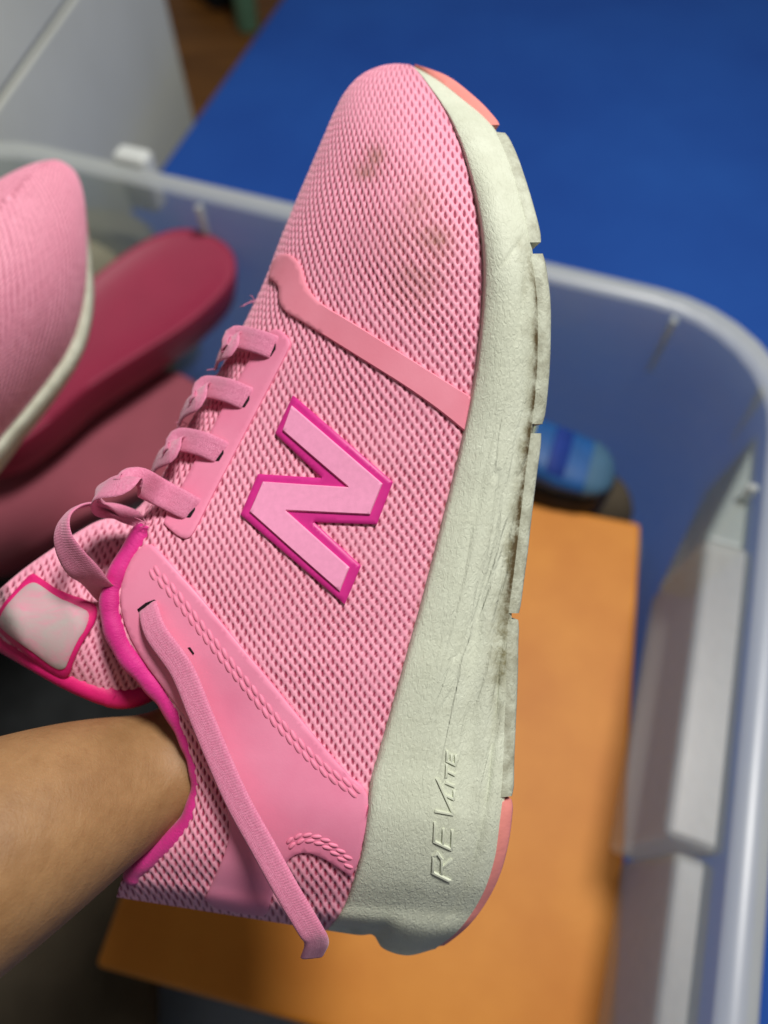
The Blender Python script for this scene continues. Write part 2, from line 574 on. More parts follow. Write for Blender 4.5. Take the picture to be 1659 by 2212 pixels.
# moulded handle pocket in the right wall
def wall_pt(v, z, out):
    ins = IN * (1 - z / RIM_H)
    return bc + (BW/2 - 0.025 - ins + out) * E1 + v * E2
va, vb, zt, zb_ = 0.145, -0.062, 0.272, 0.16
def pocket(name, outline, zt, zb_, mat):
    """outline: (v, depth inwards) along the wall"""
    top = [v3(wall_pt(v_, RIM_H, -d_), zt) for v_, d_ in outline]
    bot = [v3(wall_pt(v_, RIM_H, -d_ * .9 - .006), zb_) for v_, d_ in outline]
    n = len(outline)
    F = [tuple(range(n)), tuple(range(2 * n - 1, n - 1, -1))] + [(i, i + n, (i + 1) % n + n, (i + 1) % n) for i in range(n)]
    o = mesh_obj(name, top + bot, F, mat, bino, smooth=False)
    return bevel(o, 0.005, 3)
pocket("handle_pocket", [(va, -.004), (va, .030), (vb, .030), (vb, -.004)], zt, zb_, M_POCK)
pocket("pocket_ramp", [(.262, -.002), (va + .001, .029), (va + .001, -.002)], .266, .17, M_TUB)
pocket("pocket_foot", [(vb - .003, -.004), (vb - .003, .020), (-.24, .018), (-.24, -.004)], .262, .13, M_POCK)

# ------------------------------------------------------------------ bin contents
# orange box
k = NT("orange_board", 0.55, 0.35)
c1 = k.ramp(k.noise(16, 4), [(0.3, srgb(188, 114, 28)), (0.72, srgb(202, 130, 42))])
k.color(c1)
k.bump(k.noise(300, 3), 0.0003, 0.4)
M_ORANGE = k.m
OZ = 0.165
OY = math.radians(-12.6)
o1 = np.array([math.cos(OY), math.sin(OY)]); o2 = np.array([-math.sin(OY), math.cos(OY)])
oc = wz(1385, 1130, OZ)[:2]                    # far right corner
ol = wz(203, 2088, OZ)[:2]
OW = o1 @ (oc - ol)
OD = o2 @ (oc - ol)
ob = empty("orange_box", (oc[0], oc[1], 0.02), "flat orange cardboard box lying in the bin beneath the held sneaker", "box")
c0 = v3(oc - o1 * OW - o2 * OD, 0.03)
v, f = box_mesh(c0 + v3(o1 * .004 + o2 * .004, 0), v3(o1, 0) * (OW - .008), v3(o2, 0) * (OD - .008), (0, 0, OZ - 0.035))
bevel(mesh_obj("base", v, f, M_ORANGE, ob, smooth=False), 0.003)
v, f = box_mesh(v3(oc - o1 * OW - o2 * OD, OZ - 0.04), v3(o1, 0) * OW, v3(o2, 0) * OD, (0, 0, 0.04))
bevel(mesh_obj("lid", v, f, M_ORANGE, ob, smooth=False), 0.004, 3)

# slides (sandals)
def slide(name, toe_w, dirw, nrm, L, W, T, mat, mat_side, label, strap=True, group=None):
    """toe_w: world point of the rounded tip; dirw: tip -> heel direction; nrm: up of the footbed"""
    toe_w = np.asarray(toe_w); d = np.asarray(dirw, float); d /= np.linalg.norm(d)
    n = np.asarray(nrm, float); n -= d * (n @ d); n /= np.linalg.norm(n)
    s = np.cross(n, d)
    root = empty(name, toe_w + d * L / 2 - n * T, label, "sandal", group)
    prof = [(0, 0.0), (0.01, .16), (.04, .31), (.09, .42), (.18, .49), (.32, .5), (.5, .43), (.65, .38), (.8, .40), (.9, .37), (.96, .27), (.99, .14), (1, 0)]
    prof = np.array(prof)
    half = spline(prof, 50)
    out = np.vstack([np.column_stack([half[:, 0] * L, half[:, 1] * W]), np.column_stack([half[::-1, 0][1:-1] * L, -half[::-1, 1][1:-1] * W])])
    cen = np.array([L / 2, 0])
    rings = []
    for sc, h in ((0.93, 0), (0.985, 0.004), (1.0, T * .5), (1.0, T - 0.004), (0.985, T - 0.0008), (0.96, T), (0.90, T - 0.0015), (0.6, T - 0.004), (0.25, T - 0.005), (0.01, T - 0.005)):
        q = cen + (out - cen) * sc
        rings.append(toe_w + q[:, :1] * d + q[:, 1:] * s + (h - T) * n)
    S = np.asarray(rings); mm = S.shape[1]
    F = [tuple(x) for x in grid_faces(len(S), mm, wrap=True)] + [tuple(range(mm))[::-1], tuple(range((len(S)-1)*mm, len(S)*mm))]
    mesh_obj("footbed", S.reshape(-1, 3), F, mat, root, sharp=70)
    if strap:
        secs = []
        for x in np.linspace(.64, .9, 9):
            th = np.linspace(-0.12, math.pi + 0.12, 25)
            bulge = 0.05 * (1 - .15 * abs(x - .5))
            o_ = np.column_stack([np.full(25, x * L), np.cos(th) * W * .5, np.sin(th) * bulge])
            i_ = np.column_stack([np.full(25, x * L), np.cos(th) * (W * .5 - .005), np.sin(th) * (bulge - .005)])[::-1]
            q = np.vstack([o_, i_])
            secs.append(toe_w + q[:, :1] * d + q[:, 1:2] * s + q[:, 2:] * n)
        loft("strap", secs, mat_side, root, sharp=50)
    return root
M_SLIDE = plain("slide_magenta", srgb(142, 36, 66), 0.5, 0.4, 0.06, 20, 0.0003, 300)
M_SLIDE2 = plain("slide_mauve", srgb(146, 70, 84), 0.6, 0.35, 0.08, 20, 0.0003, 300)
sp = wd(478, 512, 0.70); sq = wd(60, 830, 0.60)
slide("slide_sandal", sp, sq - sp, (0.12, -0.16, 1.0), 0.32, 0.098, 0.044, M_SLIDE, M_SLIDE,
      "deep magenta slide sandal lying sole down near the back wall of the bin", strap=False)
sp = wd(440, 838, 0.70); sq = wd(-90, 1150, 0.60)
slide("slide_sandal", sp, sq - sp, (0.1, -0.05, 1.0), 0.27, 0.125, 0.03, M_SLIDE2, M_SLIDE2,
      "dusky mauve slide sandal in the shade below the deep magenta one", strap=False)

# dark bags and cloth filling the bin
def lump(name, center, rad, mat, label, cat, seed, amp=0.25, flat=1.0):
    r = np.random.default_rng(seed)
    n, mseg = 28, 44
    th = np.linspace(0.001, np.pi - 0.001, n)[:, None]; ph = np.linspace(0, 2*np.pi, mseg, endpoint=False)[None, :]
    d = np.stack([np.sin(th)*np.cos(ph), np.sin(th)*np.sin(ph), np.cos(th)*np.ones_like(ph)], -1)
    rr = np.ones((n, mseg))
    for _ in range(14):
        w = r.normal(size=3) * 2.6; rr += amp / 6 * np.sin(d @ w + r.uniform(0, 6.28))
    dd = np.sign(d) * np.abs(d) ** 0.8
    P = np.asarray(center) + dd * rr[..., None] * np.asarray(rad)
    P[..., 2] = np.maximum(P[..., 2], 0.012)
    o = mesh_obj(name, P.reshape(-1, 3), grid_faces(n, mseg, wrap=True, flip=True), mat, None, origin=(center[0], center[1], 0.012))
    return tag(o, label, cat)
M_OLIVE = plain("olive_cloth", srgb(132, 130, 112), 0.85, 0.2, 0.15, 20, 0.002, 120)
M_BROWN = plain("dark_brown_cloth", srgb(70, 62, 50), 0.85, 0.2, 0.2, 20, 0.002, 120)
c = wd(150, 640, 0.86); lump("grey_cloth_bag", (c[0], c[1], 0.10), (0.16, 0.10, 0.095), M_OLIVE, "crumpled grey olive cloth bag at the back left of the bin", "bag", 3)
c = wd(60, 1500, 0.66); lump("black_bag", (c[0], c[1], 0.07), (0.15, 0.14, 0.06), M_BLACKF, "black fabric bag under the sandals at the left of the bin", "bag", 5)
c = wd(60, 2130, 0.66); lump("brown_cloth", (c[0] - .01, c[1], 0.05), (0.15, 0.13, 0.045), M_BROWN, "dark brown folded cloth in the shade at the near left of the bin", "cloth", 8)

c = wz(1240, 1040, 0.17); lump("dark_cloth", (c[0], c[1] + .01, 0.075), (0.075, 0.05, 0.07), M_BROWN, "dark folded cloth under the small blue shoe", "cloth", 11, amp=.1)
# child's blue shoe with black sole
def loft_px(): pass
bs_o = wz(1165, 1075, 0.10)
bsh = empty("child_shoe", bs_o, "small bright blue shoe with thick black sole behind the orange box", "shoe")
a1 = E1; a2 = E2
M_BLUESHOE = plain("shoe_blue", srgb(26, 80, 140), 0.5, 0.4, 0.15, 60, 0.0005, 400)
M_PALEB = plain("shoe_pale_toe", srgb(64, 98, 124), 0.5, 0.4, 0.1, 60)
M_NAVY = plain("shoe_navy", srgb(24, 52, 130), 0.6, 0.4)
M_YELL = plain("shoe_yellow", srgb(200, 196, 90), 0.6, 0.4)
p_tip = wz(1320, 1058, 0.17)
def shoe_sec(x, hw, z0, z1, n=20, sup=2.6, round_top=True):
    th = np.linspace(0, 2*np.pi, n, endpoint=False)
    cx_ = np.sign(np.cos(th)) * np.abs(np.cos(th)) ** (2/sup); sz_ = np.sign(np.sin(th)) * np.abs(np.sin(th)) ** (2/sup)
    y = hw * cx_; z = (z0 + z1)/2 + (z1 - z0)/2 * sz_
    q = p_tip[:2] - x * a1
    return np.column_stack([q[0] + y * a2[0], q[1] + y * a2[1], z])
xs = [0.0005, .004, .012, .025, .045, .07, .10, .13, .15, .158, .1595]
hws = [.006, .016, .025, .031, .034, .032, .029, .029, .025, .015, .004]
zbase = 0.128
loft("sole", [shoe_sec(x, h * 1.05, zbase + (.016 if x < .004 else .006 if x < .02 else 0), zbase + .060, sup=4) for x, h in zip(xs, hws)], M_BLACK, bsh, sharp=60)
hs = [.060, .066, .071, .075, .079, .086, .09, .092, .09, .08, .065]
loft("upper", [shoe_sec(x + .004, h * .95, zbase + .052, zbase + hh) for x, h, hh in zip(xs, hws, hs)], M_BLUESHOE, bsh, sharp=60)
loft("toe_cap", [shoe_sec(x + .002, h * 1.0, zbase + .054, zbase + hh * .95 + .004) for x, h, hh in list(zip(xs, hws, hs))[:4]], M_PALEB, bsh, sharp=60)
loft("strap", [shoe_sec(x, h * .98, zbase + .052, zbase + hh) for x, h, hh in ((.046, .030, .078), (.047, .030, .081), (.062, .029, .086), (.063, .029, .083))], M_NAVY, bsh, sharp=60)
loft("side_patch", [shoe_sec(x, h * .99, zbase + .05, zbase + hh) for x, h, hh in ((.082, .0305, .088), (.083, .0305, .090), (.098, .029, .093), (.099, .029, .090))], M_YELL, bsh, sharp=60)

# ================================================================== SNEAKER
# stations from heel (0) to toe (32): L = collar edge / top outline, B = line where upper meets midsole
L_ = np.array([(252,1938),(262,1905),(290,1880),(345,1840),(400,1780),(420,1710),(410,1640),(385,1580),(345,1515),(300,1465),(250,1410),
 (222,1350),(217,1290),(240,1225),(285,1150),(325,1085),(362,1005),(402,925),(448,845),(492,765),(530,692),(560,630),(580,582),(605,515),(637,437),
 (670,360),(700,290),(722,240),(745,198),(775,165),(810,146),(850,137),(884,139)], float)
B_ = np.array([(706,2010),(728,1985),(748,1950),(766,1898),(783,1835),(793,1765),(800,1695),(815,1640),(836,1567),(855,1500),(872,1440),
 (890,1375),(907,1315),(922,1258),(938,1197),(954,1134),(970,1070),(986,1005),(1003,930),(1017,862),(1029,790),(1038,715),(1043,650),(1045,580),(1040,505),
 (1030,440),(1015,375),(998,318),(975,262),(952,222),(930,190),(908,160),(893,144)], float)
S_ = np.array([(940,2050),(985,2015),(1022,1968),(1050,1915),(1070,1848),(1082,1778),(1092,1708),(1096,1645),(1098,1570),(1100,1505),(1101,1445),
 (1103,1380),(1106,1320),(1113,1262),(1120,1202),(1127,1140),(1134,1080),(1142,1010),(1152,930),(1160,862),(1165,790),(1166,715),(1164,645),(1155,575),(1143,500),
 (1128,438),(1112,380),(1094,330),(1072,284),(1043,250),(1003,217),(950,176),(905,149)], float)
O_ = np.array([(962,2043),(1012,2000),(1050,1950),(1080,1890),(1098,1825),(1107,1760),(1110,1705),(1111,1645),(1114,1570),(1117,1505),(1119,1445),
 (1120,1380),(1124,1320),(1131,1262),(1139,1202),(1146,1140),(1153,1080),(1162,1010),(1173,930),(1182,862),(1188,790),(1190,715),(1189,645),(1180,575),(1167,500),
 (1151,438),(1133,380),(1115,330),(1092,285),(1059,242),(1021,205),(966,164),(893,137)], float)
HW = np.array([0,14.6,19.5,25.3,29.4,31.7,32,32,32,32.5,33,33,33.5,34,34.5,35,35.5,36.5,37.5,39,40.5,42,43,44,43.8,42,39,34.7,29,23.7,18,10.5,0]) / 1000
GAP = np.array([0,9,14,19,22,23,24,24,24,24,24,24,23,22,20,15,9,4,1,0,0,0,0,0,0,0,0,0,0,0,0,0,0]) / 1000
NS = 33
DC = np.linspace(0.240, 0.262, NS)
PHI = math.radians(12)
LATX, LATZ = math.sin(PHI), math.cos(PHI)

sneaker_org = c2w(pc(1000.0, 1100.0, 0.245))
sneaker = empty("pink_sneaker", sneaker_org, "pink knit running sneaker with N emblem and dirty cream sole, held up by a hand", "sneaker")

def st(arr, t): return herm(arr, t)

def gprof(s, n):
    return (1 - (1 - np.clip(s, 0, 1)) ** n) ** (1 / n)

def upper_front(t, s, inset=0.0):
    """camera-space surface of the outer (lateral) side"""
    L = st(L_, t); B = st(B_, t)
    dc = st(DC, t); hw = np.maximum(st(HW, t), 0); gp_ = np.clip(st(GAP, t), 0, None)
    gp_ = np.minimum(gp_, hw)
    px = L + (B - L) * s[..., None]
    dl = dc - gp_; db = dc - hw
    g = gprof(s, 2.1) + 0.05 * np.sin(np.pi * np.clip((s - .3) / .7, 0, 1)) * np.where(hw > 0.004, 1, 0)
    dep = dl + (db - dl) * g + inset
    return pc(px[..., 0], px[..., 1], dep), px

def upper_back(t, s, inset=0.0):
    L = st(L_, t); B = st(B_, t)
    dc = st(DC, t); hw = np.maximum(st(HW, t), 0); gp_ = np.minimum(np.clip(st(GAP, t), 0, None), hw)
    Lc = pc(L[..., 0], L[..., 1], dc - gp_); Bc = pc(B[..., 0], B[..., 1], dc - hw)
    sh = np.array([-LATX, 0, -LATZ])
    Lm = Lc + sh * (2 * gp_)[..., None]; Bm = Bc + sh * (2 * hw)[..., None]
    g = gprof(s, 2.1)
    P = Lm + (Bm - Lm) * s[..., None]
    P[..., 2] = Lm[..., 2] + (Bm[..., 2] - Lm[..., 2]) * g + inset
    return P

def knit(u, v):
    """height (0 at yarn tops, negative in holes) and hole mask; u, v in stitch cells"""
    u = u + .10 * np.sin(v * .31 + 1.3 * np.sin(u * .17)) + .05 * np.sin(v * 1.7 + u * .9)
    v = v + .10 * np.sin(u * .43 + .7 * np.sin(v * .23)) + .05 * np.sin(u * 2.1 - v * .8)
    hole = np.zeros_like(u)
    for du, dv in ((0, 0), (.5, .5)):
        a = (u + du + .5) % 1 - .5; b = (v + dv + .5) % 1 - .5
        w = 0.150 + 0.06 * b / .5                     # teardrop: wider at one end
        hole = np.maximum(hole, np.exp(-(((a - .12 * b) / w) ** 2 + (b / .30) ** 2) ** 1.6))
    lob = np.zeros_like(u)
    for du, dv in ((.5, 0), (0, .5)):
        for o in (-1, 0, 1):                           # long yarn loops overlap the next row
            a = (u + du + .5) % 1 - .5; b = (v + dv + .5) % 1 - .5 + o
            wv_ = .30 - .12 * np.clip(-b, 0, .7)       # narrow towards the tip
            r2 = ((a - .10 * b) / wv_) ** 2 + (b / .68) ** 2
            lob = np.maximum(lob, np.sqrt(np.clip(1 - r2, 0, 1)) * (1 - .28 * b))
    h = 0.55 * (lob - 1.1) - 0.75 * hole
    return h, np.clip((hole - .18) * 2.0, 0, 1)

CWD, CHT = 20.5, 28.5           # stitch cell in view pixels near the logo
MMPX = 0.000137
ANG = math.radians(2)

def pattern_coords(P, px, flip=1.0):
    """unrolled coordinates: planar on the flat flank, arc length where it turns away"""
    rx = px[..., 0] * math.cos(ANG) - px[..., 1] * math.sin(ANG) * 0.0
    ry = px[..., 1] + px[..., 0] * math.tan(ANG)
    seg = np.linalg.norm(np.diff(P, axis=1), axis=-1) / MMPX
    arc = np.concatenate([np.zeros((P.shape[0], 1)), np.cumsum(seg[:, ::-1], axis=1)], 1)[:, ::-1]
    b = px[:, -1:, 0] - arc
    b = b + 0.03 * px[..., 1]
    return b / CWD, ry / CHT

def build_upper():
    V = []; Fq = []; H = []; ST = []
    nt, ns = 940, 330
    tt = np.linspace(0, NS - 1, nt); sg = np.linspace(0, 1, ns) ** 1.5
    T, Sg = np.meshgrid(tt, sg, indexing='ij')
    P, px = upper_front(T, Sg)
    N = grid_normals(P); N *= np.sign(N[..., 2:3].mean()) if True else 1
    u, v = pattern_coords(P, px)
    h, hole = knit(u, v)
    amp = 0.0008
    fade = np.clip(np.minimum(T, NS - 1 - T) / 0.6, 0, 1) * np.clip((1 - Sg) / .006, 0, 1)
    soft = 1 - .5 * np.clip((T - 22.5) / 5, 0, 1)
    fade = fade * soft; hole = hole * (1 - .35 * np.clip((T - 23) / 5, 0, 1))
    ten = .82 + .13 * np.sin(px[..., 0] * .021 + 1.7 * np.sin(px[..., 1] * .013)) + .08 * np.sin(px[..., 1] * .047 - px[..., 0] * .033)
    hole = np.clip(hole * (ten + .30), 0, 1)
    Pd = P + N * (h * amp * fade * ten)[..., None]
    stn = np.zeros_like(T)
    for cx_, cy_, rx_, ry_, a_ in ((808, 338, 22, 24, .95), (790, 368, 30, 24, .9), (932, 525, 46, 44, .8), (900, 605, 60, 75, .5), (905, 440, 42, 60, .46), (870, 520, 90, 80, .3)):
        stn = np.maximum(stn, a_ * np.exp(-(((px[..., 0]-cx_)/rx_)**2 + ((px[..., 1]-cy_)/ry_)**2)))
    stn = np.maximum(stn, 0.5 * np.clip(1 - (1 - Sg) / .02, 0, 1))
    V.append(c2w(Pd.reshape(-1, 3))); Fq.append(grid_faces(nt, ns)); H.append(hole.ravel()); ST.append(stn.ravel())
    nb, mb = 470, 150
    tt = np.linspace(0, NS - 1, nb); sg = np.linspace(0, 1, mb) ** 1.5
    T, Sg = np.meshgrid(tt, sg, indexing='ij')
    Pb = upper_back(T, Sg)
    Nb = grid_normals(Pb); Nb *= -np.sign(Nb[..., 2:3].mean())
    pxb = np.stack([CX + Pb[..., 0] / -Pb[..., 2] * FP, CY - Pb[..., 1] / -Pb[..., 2] * FP], -1)
    u, v = pattern_coords(Pb, pxb)
    h, hole = knit(u, v)
    fade = np.clip(np.minimum(T, NS - 1 - T) / 0.6, 0, 1)
    Pb = Pb + Nb * (h * amp * fade)[..., None]
    off = nt * ns
    V.append(c2w(Pb.reshape(-1, 3))); Fq.append(grid_faces(nb, mb, flip=True) + off); H.append(hole.ravel()); ST.append(np.zeros(nb * mb))
    return mesh_obj("knit_upper", np.vstack(V), np.vstack(Fq), M_KNIT, sneaker, attrs={"hole": np.concatenate(H), "stain": np.concatenate(ST)})

build_upper()

# inner lining, a little inside the upper
def build_lining():
    V = []; Fq = []
    n, m_ = 160, 50
    tt = np.linspace(0.6, NS - 1.8, n); sg = np.linspace(0.0, 1, m_) ** 1.3
    T, Sg = np.meshgrid(tt, sg, indexing='ij')
    P, px = upper_front(T, Sg); N = grid_normals(P); N *= np.sign(N[..., 2:3].mean())
    V.append(c2w((P - N * .003).reshape(-1, 3))); Fq.append(grid_faces(n, m_))
    P = upper_back(T, Sg); N = grid_normals(P); N *= -np.sign(N[..., 2:3].mean())
    V.append(c2w((P - N * .003).reshape(-1, 3))); Fq.append(grid_faces(n, m_, flip=True) + n * m_)
    mesh_obj("lining", np.vstack(V), np.vstack(Fq), M_LINING, sneaker)
build_lining()

# ray-casting of flat pieces on to the flank
def bvh_grid(P):
    n, m_ = P.shape[:2]
    return BVHTree.FromPolygons([tuple(x) for x in P.reshape(-1, 3).tolist()], [tuple(map(int, x)) for x in grid_faces(n, m_)])
T, Sg = np.meshgrid(np.linspace(0, NS - 1, 260), np.linspace(0, 1, 110) ** 1.4, indexing='ij')
BV_UP = bvh_grid(upper_front(T, Sg)[0])

def cast(bv, px, py):
    d = Vector(((px - CX) / FP, (CY - py) / FP, -1.0)).normalized()
    hit, nr, idx, dist = bv.ray_cast(Vector((0, 0, 0)), d)
    if hit is None:
        hit, nr, idx, dist = bv.find_nearest(d * 0.215)
        hit = d * ((hit.length))
    if nr.z < 0: nr = -nr
    return np.array(hit), np.array(nr)

def poly_dist(pts, poly):
    d = np.full(len(pts), 1e9)
    for a, b in zip(poly, np.roll(poly, -1, 0)):
        ab = b - a
        t = np.clip(((pts - a) @ ab) / (ab @ ab + 1e-12), 0, 1)
        d = np.minimum(d, np.linalg.norm(pts - (a + t[:, None] * ab), axis=1))
    return d

def inside(pts, poly):
    x, y = pts[:, 0], pts[:, 1]
    c = np.zeros(len(pts), bool)
    for (x1, y1), (x2, y2) in zip(poly, np.roll(poly, -1, 0)):
        cond = ((y1 > y) != (y2 > y)) & (x < (x2 - x1) * (y - y1) / (y2 - y1 + 1e-12) + x1)
        c ^= cond
    return c

def overlay(name, poly, thick, mat, parent, bv=None, step=8.0, bev=3.0, base=-0.0006, lift=0.0, sharp=45, edge_h=0.55, attrs=None, mk=True):
    bv = bv or BV_UP
    bd = resample(poly, step)
    n = len(bd)
    # inset ring
    tn = np.roll(bd, -1, 0) - np.roll(bd, 1, 0)
    nn = np.column_stack([-tn[:, 1], tn[:, 0]]); nn /= np.linalg.norm(nn, axis=1, keepdims=True) + 1e-12
    ins = bd + nn * bev
    if inside(ins, bd).mean() < .5: ins = bd - nn * bev
    ok = inside(ins, bd) & (poly_dist(ins, bd) > bev * .8)
    x0, y0 = bd.min(0); x1, y1 = bd.max(0)
    gx, gy = np.meshgrid(np.arange(x0, x1, step), np.arange(y0, y1, step))
    gp = np.column_stack([gx.ravel(), gy.ravel()]) + rng.uniform(-.1, .1, (gx.size, 2))
    gp = gp[inside(gp, bd)]
    if len(gp): gp = gp[poly_dist(gp, bd) > bev + step * .45]
    pts = np.vstack([bd, ins[ok], gp]) if len(gp) else np.vstack([bd, ins[ok]])
    vs, es, fs, *_ = delaunay_2d_cdt([Vector(p) for p in pts], [(i, (i + 1) % n) for i in range(n)], [], 1, 1e-4)
    vp = np.array([tuple(p) for p in vs])
    dist = poly_dist(vp, bd)
    hh = thick * (edge_h + (1 - edge_h) * np.clip(dist / bev, 0, 1) ** .6)
    V = []; nrm = []
    for (x, y), h_ in zip(vp, hh):
        p, nr = cast(bv, x, y)
        V.append(p + nr * (h_ + lift)); nrm.append((p, nr))
    F = []
    for f_ in fs:
        a, b, c_ = (np.array(vp[i]) for i in f_[:3])
        area = (b[0]-a[0])*(c_[1]-a[1]) - (b[1]-a[1])*(c_[0]-a[0])
        F.append(tuple(f_) if area < 0 else tuple(f_)[::-1])       # y points down in the view
    # boundary skirt
    cnt = {}
    for f_ in F:
        for i in range(len(f_)):
            e = (f_[i], f_[(i + 1) % len(f_)]); cnt[e] = cnt.get(e, 0) + 1
    low = {}
    def lo(i):
        if i not in low:
            low[i] = len(V); p, nr = nrm[i]; V.append(p + nr * (base + lift))
        return low[i]
    for (a, b) in list(cnt):
        if (b, a) not in cnt:
            F.append((b, a, lo(a), lo(b)))
    W = c2w(np.array(V))
    if not mk: return W, F
    return mesh_obj(name, W, F, mat, parent, sharp=sharp)

# ---- midsole
def wall_rows(t):
    B = st(B_, t); S = st(S_, t)
    return B, S
HEELW = np.array([(775,2020),(806,2020),(828,2049),(880,2064)], float)
def midsole():
    nt = 420
    rows = np.linspace(0, 1, 40)
    tt = np.linspace(0, NS - 1, nt)
    T, R = np.meshgrid(tt, rows, indexing='ij')
    B = st(B_, T); S = st(S_, T)
    px = B + (S - B) * R[..., None]
    # heel: the lower half bulges back below a notch
    k0 = np.clip(1 - T / 2.6, 0, 1) ** 2
    ctrl = np.vstack([B_[0], HEELW, S_[0]])
    cr = spline(ctrl, 200)
    cum = np.concatenate([[0], np.cumsum(np.linalg.norm(np.diff(cr, axis=0), axis=1))]); cum /= cum[-1]
    hx = np.interp(rows, cum, cr[:, 0]); hy = np.interp(rows, cum, cr[:, 1])
    lin = B_[0] + (S_[0] - B_[0]) * rows[:, None]
    px = px + k0[..., None] * np.stack([hx - lin[:, 0], hy - lin[:, 1]], -1)[None]
    dc = st(DC, T); hw = np.maximum(st(HW, T), 0)
    # flare of the wall, in fractions of the half width; a lip where the upper sits in
    o = 0.055 + 0.085 * np.sin(np.pi * np.clip(R, 0, 1) ** .8 * .92) - 0.02 * R
    heelb = np.clip(1 - T / 7, 0, 1)
    o = o + heelb * 0.06 * np.sin(np.pi * R ** 1.5)
    # long shallow furrows pressed in the foam
    crease = np.zeros_like(T)
    for (t0, r0, t1, r1, w_, a_) in ((3.5, .75, 14, .62, .07, .05), (8, .45, 15.5, .55, .05, .03), (10, .9, 17, .78, .04, .035), (12, .36, 18, .42, .04, .02),
                                      (9, .62, 16, .72, .03, .025), (20.5, .6, 23.4, .85, .05, .025), (22.8, .2, 24.0, .95, .05, .02), (-1.0, .80, 13, .93, .025, .07)):
        f_ = np.clip((T - t0) / (t1 - t0), 0, 1)
        rc = r0 + (r1 - r0) * f_
        env = np.sin(np.pi * f_) ** .6
        crease += a_ * env * np.exp(-((R - rc) / w_) ** 2)
    o = o - crease * .55
    lip = np.clip(R / .03, 0, 1)
    o = o * lip + (1 - lip) * 0.02
    endf = np.clip((1 - R) / .06, 0, 1) ** .5
    o = o * (0.35 + .65 * endf)
    dep = dc - hw * (1 + o)
    P = pc(px[..., 0], px[..., 1], dep)
    sh = np.array([-LATX, 0, -LATZ])
    Pm = P + sh * (2 * hw * (1 + o))[..., None]
    # ring: lateral wall, bottom, medial wall (top is inside the upper)
    nbm = 8
    ring = [P]
    bt = np.stack([P[:, -1] + (Pm[:, -1] - P[:, -1]) * a for a in np.linspace(0, 1, nbm + 2)[1:-1]], 1)
    ring.append(bt); ring.append(Pm[:, ::-1])
    tp = np.stack([Pm[:, 0] + (P[:, 0] - Pm[:, 0]) * a for a in np.linspace(0, 1, nbm + 2)[1:-1]], 1)
    ring.append(tp)
    A = np.concatenate(ring, 1)
    m_ = A.shape[1]
    dirt = np.zeros((nt, m_)); grime = np.zeros((nt, m_)); cre = np.zeros((nt, m_))
    d_ = 1.0 * np.exp(-((R - .92) / .11) ** 2) * np.clip((T - 7) / 3, 0, 1) * np.clip((24.3 - T) / 1.2, 0, 1)
    d_ = np.maximum(d_, 0.55 * np.exp(-((R - .8) / .14) ** 2) * np.clip((T - 19) / 2, 0, 1) * np.clip((24.2 - T) / .6, 0, 1))
    d_ = np.maximum(d_, 0.5 * np.exp(-((R - .84) / .12) ** 2) * np.clip((T - 8) / 2, 0, 1) * np.clip((15 - T) / 2, 0, 1))
    d_ = np.maximum(d_, 0.5 * np.clip(1 - R / .03, 0, 1))
    d_ = np.maximum(d_, 0.5 * np.exp(-((R - .25) / .2) ** 2) * np.clip(1 - T / 2.2, 0, 1))
    d_ = np.maximum(d_, 0.15)
    g_ = 1.0 * np.exp(-((R - .95) / .045) ** 2) * np.clip((T - 11) / 2, 0, 1) * np.clip((23.5 - T) / 1.5, 0, 1)
    nr = P.shape[1]
    dirt[:, :nr] = d_; grime[:, :nr] = g_
    cre[:, :nr] = np.clip((T - 4) / 6, 0, 1) * np.clip((20 - T) / 4, 0, 1) * np.clip((R - .25) / .3, 0, 1)
    dirt[:, nr:] = .3
    dA = np.linalg.norm(np.diff(P[:, nr // 2], axis=0), axis=-1); CA = np.repeat(np.concatenate([[0], np.cumsum(dA)])[:, None], m_, 1)
    dB = np.linalg.norm(np.diff(A, axis=1), axis=-1); CB = np.concatenate([np.zeros((nt, 1)), np.cumsum(dB, axis=1)], 1)
    V = c2w(A.reshape(-1, 3))
    F = grid_faces(nt, m_, wrap=True)
    o_ = mesh_obj("midsole", V, F, M_MID, sneaker, sharp=55, attrs={"dirt": dirt, "grime": grime, "crease": cre, "ca": CA, "cb": CB})
    return o_, bvh_grid(P)
mid_obj, BV_MID = midsole()

